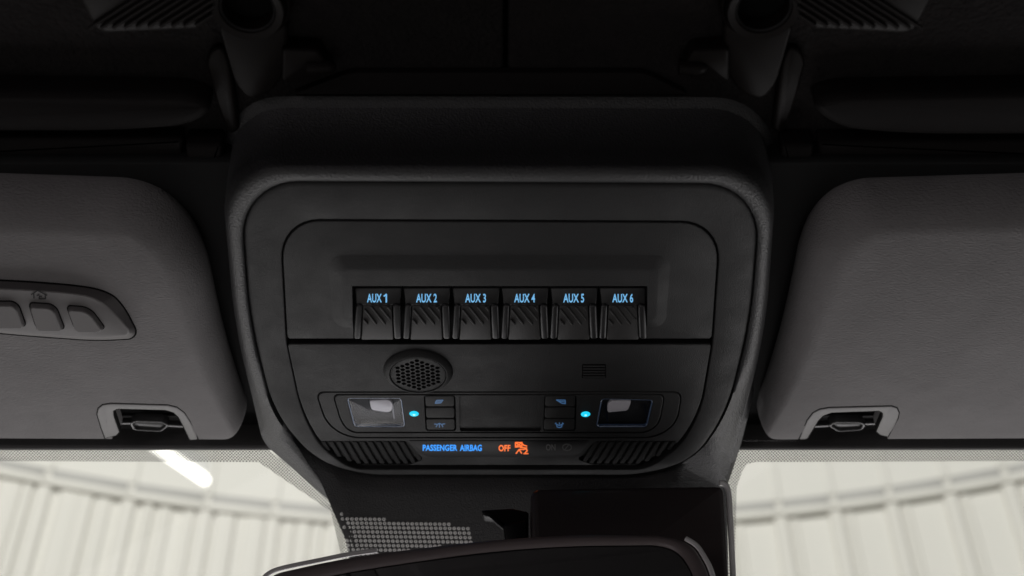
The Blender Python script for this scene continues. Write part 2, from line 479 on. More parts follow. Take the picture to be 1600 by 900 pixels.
# --- shell: 11-vertex loops
A = [(338, 150), (1218, 152), (1206, 520), (1160, 690), (1136, 760), (1140, 1000), (590, 1000), (545, 868), (529, 795), (414, 692), (378, 520)]
RA = [105, 105, 60, 40, 8, 20, 20, 10, 8, 16, 60]
def shell_ring(pts, rad, hs):
    """hs: height per source vertex, or 'w' + offset for points lying on the windshield"""
    out = []; q2 = rpoly(pts, rad, 10)
    for i, v in enumerate(q2):
        h = hs[i // 11]
        if h == 'f': out.append(FP(v[0], v[1]))
        elif isinstance(h, tuple): out.append(W(v[0], v[1], h[1]))
        else: out.append(P(v[0], v[1], h))
    return out
def blend(k0, k1, t): return [tuple(a[j] * (1 - t) + b[j] * t for j in (0, 1)) for a, b in zip(k0, k1)]
w_ = lambda o: ('w', o)
base0 = [(338, 155), (1219, 157), (1200, 520), (1160, 690)] + A[4:9] + [(414, 692), (384, 520)]
C_ = [(342, 238), (1216, 239), (1197, 510), (1151, 692)] + A[4:9] + [(411, 692), (367, 510)]
C2 = [(344, 256), (1214, 257), (1194, 510), (1150, 690), (1133, 757), (1138, 990), (592, 990), (547, 864), (531, 792), (414, 690), (369, 510)]
D_ = [(357, 272), (1203, 275), (1186, 510), (1143, 675), (1108, 737), (1080, 850), (600, 850), (530, 800), (492, 742), (420, 667), (379, 510)]
E_ = [(372, 282), (1192, 286), (1174, 507), (1137, 648), (1087, 716), (1012, 742), (558, 742), (500, 722), (470, 702), (424, 646), (389, 507)]
RC = [98, 98, 60, 40, 8, 20, 20, 10, 8, 16, 60]
RE = [95, 95, 60, 40, 30, 40, 40, 20, 20, 30, 60]
_e = P(780, 742, -.004); _d = W(780, 1000, .003) - _e
FP = plane(_e, Vector((1, 0, 0)).cross(_d))
hb = [HC, HC, HC, -0.02] + [w_(0.002)] * 5 + [-0.02, HC]
r0 = shell_ring([(x, y - 5 if y < 200 else y) for x, y in base0], RA, hb)
r1 = shell_ring(base0, RA, [HC + .001, HC + .001, HC + .001, -0.02] + [w_(0.0025)] * 5 + [-0.02, HC + .001])
inn = [(x + (6 if x < 780 else -6) * (y < 600), y + (11 if y < 200 else 0)) for x, y in base0]
r2 = shell_ring(inn, RA, [HC + .003] * 3 + [-0.018] + [w_(0.003)] * 5 + [-0.018, HC + .003])
r2b = shell_ring([(x + (1 if x < 780 else -1) * (y < 600), y + (3 if y < 200 else 0)) for x, y in inn], RA, [HC + .0035] * 3 + [-0.018] + [w_(0.0032)] * 5 + [-0.018, HC + .0035])
rC0 = shell_ring(C_, RC, [-.0125, -.0125, -.012, -.010] + [w_(0.004)] * 5 + [-.010, -.010])
rC = shell_ring(C2, RC, [-.0040, -.0040, -.0045, -.010] + ['f'] * 5 + [-.010, -.0045])
rCD = shell_ring(blend(C2, D_, 0.45), RC, [-.0008] * 3 + [-.003] + [-.004] * 5 + [-.003, -.0008])
rD = shell_ring(D_, RE, [.0, .0, .0] + [-.001] * 7 + [.0])
rDE = shell_ring(blend(D_, E_, 0.6), RE, [.0002] * 3 + [-.001] + [-.004] * 5 + [-.001, .0002])
rE = shell_ring(E_, RE, [-.0012] * 3 + [-.002] + [-.004] * 5 + [-.002, -.0012])
for r_, t_ in ((rCD, .30), (rD, .62), (rDE, .88)):
    for i_ in range(len(r_)):
        if 3 <= i_ // 11 <= 9:
            r_[i_] = rC[i_] + (rE[i_] - rC[i_]) * t_ - Z * (.0012 * math.sin(math.pi * t_))
rE2 = [p + Z * 0.012 for p in rE]
shell_ob = obj('shell', loft([r0, r1, r2, r2b, rC0, rC, rCD, rD, rDE, rE, rE2], False, True), 'shell', con, 75)
obj('base_plate', slab(ring([(545, 114), (1008, 114), (1080, 150), (452, 150)], 14, HC + 0.004), 0.004, 0.001), 'roof', con, 40)

# --- face frame
F_ = [(374, 284), (1190, 288), (1172, 507), (1135, 645), (1085, 713), (1010, 738), (560, 738), (490, 713), (428, 645), (391, 507)]
RF = [92, 92, 60, 40, 30, 40, 40, 30, 40, 60]
Pn = [(437, 343), (1127, 346), (1114, 533), (1096, 640), (1063, 694), (1012, 729), (548, 729), (499, 694), (469, 640), (447, 533)]
RP = [62, 62, 10, 30, 20, 20, 20, 20, 30, 10]
ro = ring(F_, RF, -0.0015); ri = ring(Pn, RP, -0.0005)
n10 = len(ro)
# the frame stands a little proud towards the windshield
def lift(r):
    return [Vector((p.x, p.y, p.z)) - Z * max(0.0, (p.y - 0.60)) * 0.03 for p in r]
ro, ri = lift(ro), lift(ri)
up = lambda r, d: [p + Z * d for p in r]
obj('face_frame', loft([up(ro, .008), up(ro, .0014), up(inset(ro, .0004), .0006), up(inset(ro, .0012), .0), up(inset(ro, .003), -.0003),
                        up(inset(ri, -.0008), 0), up(inset(ri, -.0003), .0002), up(ri, .0008), up(ri, .008)], cyc=True), 'panel', con, 45)
obj('backing', slab(ring([(395, 300), (1170, 303), (1090, 700), (1000, 732), (560, 732), (470, 700)], 40, -0.0085), 0.003, 0), 'gap', con)

# --- upper switch panel with a low raised mound for the switches
u_px = [(439, 345.5), (1124.5, 348.5), (1112, 529.5), (449, 529.5)]
u_r = [61, 61, 5, 5]
uo = ring(u_px, u_r, 0.0)
m0 = ring([(511, 398), (1049, 398), (1041, 512), (520, 512)], [22, 22, 20, 20], 0.0)
m1 = ring([(531, 419), (1031, 419), (1028, 505), (533, 505)], [12, 12, 14, 14], 0.0026)
m1b = ring([(535, 424), (1027, 424), (1024, 500), (537, 500)], [12, 12, 14, 14], 0.0028)
m0b = [a + (b - a) * 0.10 for a, b in zip(m0, m1)]
m0b = [Vector((p.x, p.y, ZF - 0.00012)) for p in m0b]
sp = obj('switch_panel', loft([up(uo, .007), up(uo, .0006), up(inset(uo, .0003), .0001), inset(uo, .0008), m0, m0b, m1, m1b], True, True), 'panel', con)
well = ring([(550, 447), (1012, 447), (1010.5, 540), (551.5, 540)], 1.5, 0.0028)
cut(sp, [cutter(well, 0.0075, 0.01)]); shade(sp, 24)
obj('switch_tray', slab(ring([(549, 446), (1013, 446), (1012, 532), (550, 532)], 1.5, -0.0046), 0.0016, 0), 'gap', con)

# --- six switches
def px3(lst): return [P(*a) for a in lst]
for i in range(6):
    dx = 76.65 * i
    dh = random.uniform(-.00025, .00025)      # no two switches sit quite alike
    S = lambda x, y, h: (x + dx, y, h + dh)
    hb_ = lambda quad, depth: box8(px3([S(*a) for a in quad]), depth)
    sw = obj('switch', hb_([(553, 449.5, -.0030), (627.5, 449.5, -.0030), (625.5, 478, .0012), (556.5, 478, .0012)], .004), 'switch', con)
    bevel(sw, .0009, 3)
    # sloped side of the lettered face
    o = obj('cheek', hb_([(556, 477, .0020), (566.5, 477, .0020), (564, 531, .0056), (552.5, 531, .0056)], .0062), 'switch', sw); bevel(o, .0014, 4)
    o = obj('cheek', hb_([(613.2, 477, .0020), (625.5, 477, .0020), (627.8, 531, .0056), (615.5, 531, .0056)], .0062), 'switch', sw); bevel(o, .0014, 4)
    o = obj('paddle', hb_([(567.5, 477.5, .0012), (612, 477.5, .0012), (614.5, 531, .0046), (564.8, 531, .0046)], .0056), 'paddle', sw); bevel(o, .0004, 2)
    # diagonal grip ribs lie in the plane of the paddle
    def on_paddle(x, y, off=0.0):
        t = (y - 477.5) / 53.5
        return P(x + dx, y, .0012 + dh + t * .0034 + off)
    for (xa, ya, xb, yb) in ((568, 500, 574.5, 507.5), (569.5, 484, 588, 507.5), (580, 480, 602, 507.5), (593, 480, 610, 500), (605.5, 480, 610.5, 486)):
        a = Vector((xa, ya)); b = Vector((xb, yb)); t = (b - a).normalized(); nn = Vector((-t.y, t.x)) * 1.9
        low = [on_paddle(q.x, q.y, -0.0002) for q in (a + nn, a - nn, b - nn, b + nn)]
        top = [on_paddle(q.x, q.y, 0.0009) for q in (a + nn * .4, a - nn * .4, b - nn * .4, b + nn * .4)]
        obj('rib', loft([low, top], True, True), 'paddle', sw)
    def on_face(x, y, off=0.0):
        t = (y - 449.5) / 28.5
        return P(x, y, -.0030 + dh + t * .0042 + off)
    if i == 0:
        letters('lettering', 'AUX', 573.5, 459, 596.5, 472.7, .00012, 'blue', sw, on_face)
        obj('lettering', strokes([[(600.2, 462.6), (603.4, 460.2)], [(603.6, 460.2), (603.6, 472)]], 2.3, .00012, on_face), 'blue', sw)
    else:
        letters('lettering', 'AUX %d' % (i + 1), 573.5 + dx, 459, 606 + dx, 472.7, .00012, 'blue', sw, on_face)

# --- lower lamp panel
l_px = [(449, 538), (1111.5, 538), (1094, 640), (1061, 693), (1010, 727), (550, 727), (501, 693), (471, 640)]
l_r = [5, 5, 30, 20, 20, 20, 20, 30]
lo = ring(l_px, l_r, 0.0)
lp = obj('lamp_panel', loft([up(lo, .006), up(lo, .0006), up(inset(lo, .0003), .0001), inset(lo, .0008)], True, True), 'panel', con)
M1 = [(492, 611.5), (1067, 611.5), (1059, 660), (1028, 685), (540, 685), (508, 660)]
R1 = [14, 14, 14, 22, 22, 14]
M1s = [(494, 613.2), (1065, 613.2), (1057, 659.5), (1027, 683.5), (541, 683.5), (510, 659.5)]
M2 = [(519, 615.5), (1040, 615.5), (1031, 662), (1013, 677), (547, 677), (532, 660)]
M2s = [(521, 617.2), (1038, 617.2), (1029.2, 661.5), (1012, 675.5), (548, 675.5), (533.8, 659.5)]
R2 = [10, 10, 10, 12, 12, 10]
sc_ = P(653.5, 580, 0); sR = (P(709, 580).x - P(600, 580).x) / 2
lou_l = [(500, 689), (636, 689), (662, 718), (640, 726), (540, 726), (508, 703)]
lou_r = [(930, 689), (1058, 689), (1052, 703), (1022, 726), (925, 726), (902, 718)]
mic = [(909.5, 569), (947, 569), (947, 591), (909.5, 591)]
cut(lp, [cutter(ring(M1, R1, 0), 0.004, 0.004), cutter(circle(sc_, sR * 0.8), 0.005, 0.004),
         cutter(ring(lou_l, 5, 0), 0.0022, 0.004), cutter(ring(lou_r, 5, 0), 0.0022, 0.004),
         cutter(ring(mic, 1.5, 0), 0.003, 0.004)])
shade(lp, 25)
# nested lamp module plates
o = obj('module_surround', loft([up(ring(M1s, R1, 0), .005), up(ring(M1s, R1, 0), .0004), inset(ring(M1s, R1, 0), .0005)], True, True), 'panel', con)
cut(o, [cutter(ring(M2, R2, 0), .003, .004)]); shade(o, 25)
mp = obj('module_plate', loft([up(ring(M2s, R2, 0.0002), .006), up(ring(M2s, R2, 0.0002), .0004), inset(ring(M2s, R2, 0.0002), .0005)], True, True), 'panel', con)
lensL = [(541, 621.5), (628, 621.5), (634, 668), (553, 668)]
lensR = [(939, 622.5), (1021.5, 624.5), (1011.5, 668), (930.5, 668)]
bayL = [(662, 617.8), (711.5, 617.8), (713, 673), (665, 673)]
bayR = [(850.5, 617.8), (901, 617.8), (899.5, 673), (848.5, 673)]
mid = [(717, 618), (846, 618), (845, 673.5), (718.5, 673.5)]
cut(mp, [cutter(ring(lensL, 6, 0), .0052, .004), cutter(ring(lensR, 6, 0), .0052, .004),
         cutter(ring(bayL, 4, 0), .003, .004), cutter(ring(bayR, 4, 0), .003, .004), cutter(ring(mid, 3, 0), .0012, .004)])
shade(mp, 25)

# speaker pod: raised ring and perforated grille
def sring(r, dz, off=0.0): return [p - Z * dz for p in circle(sc_ + Vector((0, 0, 0)) + Vector((-off * 0.35, -off, 0)), r, 64)]
ringo = obj('speaker_ring', loft([[p + Z * .003 for p in sring(sR, 0)], sring(sR, 0.0), sring(sR * .975, .0010), sring(sR * .92, .0021), sring(sR * .865, .0029), sring(sR * .835, .0031), sring(sR * .815, .0029), sring(sR * .81, .001), sring(sR * .81, -.003)], cyc=True), 'panel', con, 40)
gr = sR * 0.785
def grille():
    vs, fs = [], []
    n = 48
    dz = .0027
    # flange
    base = circle(sc_ - Z * dz, gr, n); inner = circle(sc_ - Z * dz, gr * .955, n); low = circle(sc_ + Z * .001, gr, n)
    v, f = loft([low, base, inner], False, False); vs += v; fs += f
    pitch = gr * 2 / 9.6; rh = pitch * .40
    hexr = pitch / math.sqrt(3)
    for row in range(-7, 8):
        for colm in range(-7, 8):
            cx_ = colm * pitch * .8660; cy_ = (row + (0.5 if colm % 2 else 0)) * pitch
            d = math.hypot(cx_, cy_)
            if d > gr * .99: continue
            hole = d < gr * .90
            c = sc_ - Z * dz + Vector((cx_, cy_, 0))
            k = len(vs); m = 12
            outer = []
            for a in range(m):
                th = 2 * math.pi * a / m
                if a % 2 == 0: q = hexr
                else: q = hexr * math.cos(math.pi / 6)
                p = c + Vector((q * math.cos(th), q * math.sin(th), 0))
                rel = p - (sc_ - Z * dz)
                if rel.length > gr * .965: p = (sc_ - Z * dz) + rel.normalized() * gr * .965
                outer.append(p)
            if not hole:
                vs += outer; fs.append(tuple(range(k, k + m))); continue
            inn_ = [c + Vector((rh * math.cos(2 * math.pi * a / m), rh * math.sin(2 * math.pi * a / m), 0)) for a in range(m)]
            deep = [p + Z * .0012 for p in inn_]
            vs += outer + inn_ + deep
            for a in range(m):
                b = (a + 1) % m
                fs.append((k + a, k + b, k + m + b, k + m + a)); fs.append((k + m + a, k + m + b, k + 2 * m + b, k + 2 * m + a))
    return vs, fs
obj('grille', grille(), 'panel', ringo)
obj('cavity', slab(circle(sc_ + Z * .0005, gr * 1.0, 48), .002, 0), 'gap', ringo)

# microphone slats
for k in range(5):
    y0 = 571.2 + k * 4.2
    o = obj('microphone_slat', box8([P(911, y0, 0.0001), P(946, y0, 0.0001), P(945.5, y0 + 2.4, 0.0001), P(910.5, y0 + 2.4, 0.0001)], .0016), 'panel', con)

# map lamp lenses
for nm, q, dif, hz_ in (('L', lensL, [(577, 626), (606, 624.5), (613, 629), (613, 642), (606, 645), (580, 641)], 'lens_hazy'),
                        ('R', lensR, [(955, 626), (985, 625.5), (986, 630), (981, 642), (949, 645), (949, 632)], 'lens')):
    lens = obj('map_lamp', slab(ring([(x, y) for x, y in q], 6, -.0046), .0005, 0), 'reflector', con)
    o = obj('diffuser', slab(ring(dif, 4, -.0012), .0032, .0006), 'diffuser', lens, 40)
    x0 = min(a for a, b in dif); x1 = max(a for a, b in dif)
    ro_ = ring(q, 6, 0.0003); ri_ = inset(ro_, .0010)
    obj('rim', frame(inset(ro_, .00015), ri_, .0020, .0003), 'lens_rim', lens, 40)
    cv = inset(ring(q, 6, 0.0001), .0008)
    c = sum(cv, Vector()) / len(cv)
    # slightly domed clear cover
    rs = [cv] + [[c + (p - c) * s - Z * (.0012 * (1 - s * s)) for p in cv] for s in (.8, .6, .4, .2, .05)]
    face_down(obj('cover', loft(rs, False, True), hz_, lens, 60))
    # faceted reflector wall
    for j, (dx_, w) in enumerate(((0.05, .16), (.8, .12))):
        xa = q[0][0] + (q[1][0] - q[0][0]) * dx_; xb = xa + (q[1][0] - q[0][0]) * w
        obj('reflector', loft([[P(xa, 628, -.0045), P(xb, 628, -.0045), P(xb + 5, 664, -.0045), P(xa + 5, 664, -.0045)],
                               [P(xa + 1, 632, -.0028), P(xb, 630, -.0036), P(xb + 3, 660, -.0036), P(xa + 5, 658, -.0028)]], True, True), 'reflector', lens)

# indicator lights and buttons
for cx_, cy_ in ((647, 646.5), (915, 647.2)):
    c = P(cx_, cy_, 0.0002); r = (P(cx_ + 7.3, cy_).x - P(cx_ - 7.3, cy_).x) / 2
    il = obj('indicator_light', loft([[p + Z * .001 for p in circle(c, r, 24)], circle(c, r, 24), [p - Z * .0005 for p in circle(c, r * .75, 24)], [p - Z * .0008 for p in circle(c, r * .35, 24)]], True, True), 'cyan', con, 60)
    obj('hot_spot', slab(circle(c - Z * .0009, r * .28, 16), .0003, .0001), 'cyan_core', il)
def btn(x0, x1, y0, y1, lean, rr):
    sh = lambda y: (y - 618) / 55 * lean
    q = [(x0 + sh(y0), y0), (x1 + sh(y0) * .4, y0), (x1 + sh(y1) * .4, y1), (x0 + sh(y1), y1)]
    o = obj('button', slab(ring(q, rr, 0.0007), .0034, .0005), 'switch' if False else 'panel', con, 40)
    return o
icons = {
 'a': [[(680, 630.2), (682, 625.6), (692, 625.2), (688.5, 629.6), (680, 630.2)], [(682, 628), (690, 627.6)]],
 'b': [[(679, 662.5), (683.5, 663), (686.5, 661.5), (690, 663), (695, 662.3)], [(683.5, 663), (681.5, 667)], [(686.5, 662), (686.7, 667.5)], [(690, 663), (692, 667)]],
 'c': [[(869.5, 625), (883, 625.2), (883.5, 630.8), (878, 630.2), (869.5, 625)], [(874, 627), (883, 628.2)]],
 'd': [[(867.5, 662), (869, 661)], [(878.5, 661), (880.5, 662)], [(869.5, 663), (870.5, 667), (874, 668.2), (877.5, 667), (878.5, 663), (874, 664.8), (869.5, 663)], [(874, 660.5), (874, 663)]],
}
for key, (x0, x1, lean) in (('ab', (664, 709.5, 3)), ('cd', (852.5, 899, -3))):
    for j, (y0, y1) in enumerate(((619, 635.3), (637, 653.2), (655, 671.8))):
        o = btn(x0, x1, y0, y1, lean, 3)
        if j != 1:
            obj('icon', strokes(icons[key[0 if j == 0 else 1]], 1.5, 0.0007 + 0.00012), 'icon', o)

# airbag display strip and louvres
disp = obj('airbag_display', slab(ring([(638, 688.5), (922, 688.5), (903, 714.5), (661, 714.5)], [3, 3, 16, 16], 0.0003), .0025, .0004), 'dark', con, 40)
letters('lettering', 'PASSENGER', 660.5, 694.8, 714.5, 704.6, .00042, 'pblue', disp, wt=0.034)
letters('lettering', 'AIRBAG', 718.5, 694.8, 752.8, 704.8, .00042, 'pblue', disp, wt=0.034)
letters('lettering', 'OFF', 779, 695.2, 797.5, 705.2, .00042, 'orange', disp, wt=0.034)
ic = [[(805.5, 691.5), (815.5, 691.5), (815.5, 697.5), (805.5, 698.5), (805.5, 691.5)], [(806, 692), (815, 697.5)], [(806, 698), (815, 692)], [(816, 693.5), (819, 696), (823, 697)], [(813, 699), (823, 700)],
      [(806.5, 708.5), (811, 702.5), (815, 708)], [(811, 702.5), (817, 702)]]
obj('icon', strokes(ic, 1.9, .00042), 'orange', disp)
letters('lettering', '2', 817.5, 700.8, 825.5, 709.6, .00042, 'orange', disp)
letters('lettering', 'ON', 853, 694, 868, 704, .00042, 'unlit', disp)
th = [math.pi * 2 * k / 12 for k in range(13)]
obj('icon', strokes([[(886 + 7 * math.cos(a), 699 + 5 * math.sin(a)) for a in th], [(882, 703), (888, 696)]], 1.6, .00042), 'unlit', disp)
def louvre(x, y0, y1, lean, w=7.4):
    q = [(x, y0), (x + w, y0), (x + w + lean, y1), (x + lean, y1)]
    obj('louvre', slab(ring(q, 1.2, -.0003, n=2), .0017, .0004), 'louvre', con, 50)
for k in range(12):
    x = 500.5 + k * 12.3
    y1 = 724.5 if k > 2 else (704, 714, 721)[k]
    louvre(x, 690.2, y1, 20 * (y1 - 690) / 34.5)
for k in range(11):
    x = 1049.5 - k * 12.1
    y1 = 724.5 if k > 2 else (703, 713, 721)[k]
    louvre(x, 690.2, y1, -21 * (y1 - 690) / 34.5)

# ================================================================== SUN VISORS
HV = -0.016
YV0, YV1 = P(780, 285, HV).y, P(780, 690, HV).y
def crown(y):
    t = (y - (YV0 + YV1) / 2) / ((YV1 - YV0) / 2)
    return 0.016 * max(0.0, 1 - t * t)
def PV(px, py, h=0.0):           # point on the crowned visor face
    q = P(px, py, h)
    for _ in range(5): q = P(px, py, h + crown(q.y))
    return q
def visor(name, O, I, ro_, ri_, lab, notchpx, rimo, rimi, fab='visor'):
    t = thing('sun_visor', lab, 'sun visor', P((I[0][0] + I[1][0]) / 2, 480, HV), 'sun visors')
    a = ring(O, ro_, HV - 0.026, n=14); b = ring(I, ri_, HV, n=14)
    rs = [[p + Z * 0.010 for p in inset(a, 0.004)]]
    K = 9
    for k in range(K + 1):
        th_ = math.pi / 2 * k / K
        rs.append([Vector((p.x + (q.x - p.x) * (1 - math.cos(th_)), p.y + (q.y - p.y) * (1 - math.cos(th_)), p.z + (q.z - p.z) * math.sin(th_))) for p, q in zip(a, b)])
    body = obj('visor_pad', loft(rs, True, True), fab, t)
    bm = bmesh.new(); bm.from_mesh(body.data); oy = ORG[t.name].y
    for k in range(1, 28):
        bmesh.ops.bisect_plane(bm, geom=bm.verts[:] + bm.edges[:] + bm.faces[:], plane_co=(0, YV0 + (YV1 - YV0) * k / 28 - oy, 0), plane_no=(0, 1, 0), dist=1e-6)
    for v in bm.verts: v.co.z -= crown(v.co.y + oy)
    bm.to_mesh(body.data); bm.free()
    cut(body, [cutter(ring(notchpx, 6, HV, PV), 0.03, 0.02)])
    shade(body, 30)
    rim = [PV(x, y, HV + .0006) for x, y in rimo + rimi]
    o = obj('clip_notch_rim', loft([[p + Z * .012 for p in rim], rim], True, True), 'visor_trim', t)
    bevel(o, .0010, 3)
    obj('notch_groove', slab([p + Z * .0004 for p in inset(rim, -.0003)], .004, 0), 'gap', t)
    return t
rimoL = [(163.5, 686), (157, 668), (151, 648), (153, 639), (160, 633), (172, 631), (262, 633.5), (276, 637), (288, 646), (297, 660), (309.5, 687)]
rimiL = [(296, 688), (286, 667), (278, 652), (270, 645), (258, 641.5), (184, 639.5), (177, 643), (177.5, 650), (186.5, 676), (182, 681), (172, 683)]
visL = visor('L', [(-420, 243), (308, 268), (394, 642), (-420, 634)], [(-420, 345), (244, 358), (368, 684), (-420, 678)],
             [10, 120, 30, 10], [10, 60, 22, 10], 'grey fabric sun visor with three-button garage remote',
             [(170, 634), (268, 636), (290, 656), (304, 700), (176, 700)], rimoL, rimiL)
rimoR = [(1248.5, 687), (1261, 658), (1270, 646), (1281, 640), (1296, 637.5), (1393, 635), (1402, 638), (1405.5, 646), (1403, 656), (1388, 683)]
rimiR = [(1383, 682), (1375, 680), (1369, 675), (1379, 652), (1379, 646), (1373, 642.8), (1300, 645.5), (1287, 650), (1279, 658), (1262, 686)]
visR = visor('R', [(1262, 268), (2040, 243), (2040, 634), (1174, 642)], [(1336, 354), (2040, 345), (2040, 678), (1195, 684)],
             [95, 10, 10, 30], [60, 10, 10, 22], 'plain grey fabric sun visor without buttons',
             [(1284, 640), (1392, 638), (1398, 650), (1384, 700), (1254, 700), (1268, 660)], rimoR, rimiR)
# garage remote: raised pod with three raised buttons
pod0 = [(-190, 436), (0, 438), (120, 447), (165, 455), (190, 474), (213, 519), (205, 529), (150, 532), (0, 521), (-190, 500)]
pod1 = [(-186, 449), (0, 450.5), (110, 458), (148, 465), (171, 482), (203, 516), (198, 525.5), (150, 528.5), (0, 518.5), (-186, 498)]
pr = [20, 60, 30, 25, 25, 8, 6, 30, 60, 20]
p0 = ring(pod0, pr, HV + .0002, PV); p1 = ring(pod1, pr, HV + .0056, PV)
pod = obj('garage_remote', loft([[p + Z * .003 for p in p0], p0, [a + (b - a) * .92 for a, b in zip(p0, p1)], inset(p1, .0006)], True, True), 'remote', visL, 25)
p0g = inset(p0, -.0010)
obj('remote_gap', slab([p + Z * .00005 for p in p0g], .002, 0), 'gap', visL)
for q in ([(-28, 471), (27, 471), (40, 509), (-14, 509)], [(45.5, 473), (86, 475.5), (100.5, 513.5), (57.5, 513)], [(104.5, 477.5), (140, 480), (163.5, 512), (155, 515), (118, 515)]):
    rr = [7, 12, 5, 7] if len(q) == 4 else [7, 14, 5, 4, 8]
    a = ring(q, rr, HV + .0056, PV); cqs = sum(a, Vector()) / len(a)
    b = [p - Z * .0026 + Vector((0, .0002, 0)) for p in inset(a, .0008)]
    bt = obj('remote_button', loft([[p + Z * .001 for p in a], a, [x + (y - x) * .85 for x, y in zip(a, b)], inset(b, .0004)], True, True), 'remote', pod, 25)
    obj('button_gap', slab([p - Z * .00012 for p in inset(a, -.0006)], .0006, 0), 'gap', pod)
hs = [[(49, 460.5), (58.5, 454), (73, 461.5)], [(52.5, 459.5), (53, 466)], [(70.5, 461), (71, 467), (61, 467), (61.5, 463), (65, 463.5)], [(57.5, 462), (61, 460.5)]]
obj('house_icon', strokes(hs, 1.5, HV + .0056 + .00018, PV), 'ink', pod)

# visor clips on the header
for lab, x0, hx, bars in (('black visor clip in the notch of the visor with the remote', 0, [(202, 662), (210, 657.5), (254, 659), (264.5, 665.5), (252, 675.5), (208, 673)], [((184, 662), (204, 662)), ((262, 665.5), (287, 667))]),
                      ('black visor clip in the notch of the plain visor', 1, [(1293, 665.5), (1305, 659), (1346, 659.5), (1353.5, 665), (1347, 673), (1309, 675.5)], [((1271, 667), (1295, 665.8)), ((1352, 663), (1370, 662.5))])):
    c = P(hx[0][0] + 30, 668, -.030)
    t = thing('visor_clip', lab, 'clip', c, 'visor clips')
    a = ring(hx, 4, -.024); b = inset(a, .0016)
    obj('hook', frame(a, b, .006, .0005), 'clip', t, 50)
    obj('hook_pad', slab(inset(ring(hx, 4, -.0258), .001), .004, .0004), 'clip', t, 50)
    for (xa, ya), (xb, yb) in bars:
        o = obj('hinge_bar', box8([P(xa, ya - 1.5, -.024), P(xb, yb - 1.5, -.024), P(xb, yb + 1.5, -.024), P(xa, ya + 1.5, -.024)], .004), 'clip', t); bevel(o, .0004, 2)
    y0, y1 = (600, 696)
    q = [P(hx[0][0] - 40, 690, -.0345), P(hx[3][0] + 40, 690, -.0345), P(hx[3][0] + 40, 650, -.0345), P(hx[0][0] - 40, 650, -.0345)]
    obj('base', box8(q, .003), 'clip', t)

# ================================================================== ROOF LATCHES
def latch(mirror, lab):
    fx = (lambda x: x) if not mirror else (lambda x: 1580 - x)
    f = lambda x, y, h=0: P(fx(x), y, h)
    t = thing('roof_latch', lab, 'latch', f(388, 60, HC), 'roof latches')
    hb_ = HC + .016
    for nm, q, rr, hh in (('blade', [(321, 98), (330, 78), (346, 73), (357, 92), (366, 140), (374, 204), (357, 212), (337, 160)], [8, 8, 8, 10, 14, 6, 8, 20], .004),
                      ('bracket', [(340, 40), (450, 40), (446, 112), (424, 146), (388, 158), (366, 130)], [8, 8, 14, 12, 14, 10], .007),
                      ('lug', [(440, 76), (498, 80), (509, 100), (500, 128), (440, 128)], [6, 8, 8, 8, 6], .010)):
        obj(nm, slab(ring(q, rr, HC + hh, f), hh, .0016), 'latch', t, 60)
    c = f(386, 17, HC + .017); R = abs(f(452, 17, HC + .017).x - f(320, 17, HC + .017).x) / 2
    ci = lambda r, d: [p + Z * d for p in circle(c, r, 56)]
    obj('knob', loft([ci(R * 1.03, .017), ci(R * 1.03, .008), ci(R, .0055), ci(R * .93, .0040), ci(R * .89, .0055), ci(R * .88, .0015), ci(R * .85, .0), ci(R * .68, .0006), ci(R * .63, .0025), ci(R * .62, .017)], cyc=True), 'latch', t, 35)
    cr = c + Z * .0018
    obj('knob_rim', loft([[cr + Vector((math.cos(a) * rr, math.sin(a) * rr, zz)) for a in [2 * math.pi * q / 56 for q in range(56)]]
                          for rr, zz in ((R * .655, 0), (R * .635, -.0008), (R * .615, 0), (R * .635, .0008))], cyc=True), 'clip', t, 60)
    k = obj('knob_bore', slab(ci(R * .625, .011), .003, 0), 'gap', t)
    hd = [(95, -60), (330, -60), (330, 30), (312, 46), (165, 53), (148, 46)]
    h_ = HC + .020
    han = obj('handle', slab(ring(hd, [10, 10, 10, 8, 8, 8], h_, f), .010, .002), 'latch', t, 50)
    for j in range(11):
        x = 139 + j * 18.5; 
        ya = 45 - j * .5; L_ = min(64 + 0 * j, (330 - x) * 0.9)
        if L_ < 8: continue
        a = Vector((x, ya)); b = a + Vector((L_ * 1.25, -L_ * .80)); tt = (b - a).normalized(); nn = Vector((-tt.y, tt.x)) * 3.2
        low = [f(q.x, q.y, h_ - .0002) for q in (a + nn, a - nn, b - nn, b + nn)]
        top = [f(q.x, q.y, h_ + .0014) for q in (a + nn * .35, a - nn * .35, b - nn * .35, b + nn * .35)]
        obj('grip_rib', loft([low, top], True, True), 'latch', han)
    p = f(500, 104, HC + .009)
    obj('pin', tube_mesh(p - Vector((.006, 0, 0)), p + Vector((.004, 0, 0)), .004), 'latch', t, 50)
    return t
latch(False, 'black roof latch with ring knob above the visor with the remote')
latch(True, 'black roof latch with ring knob above the plain visor')

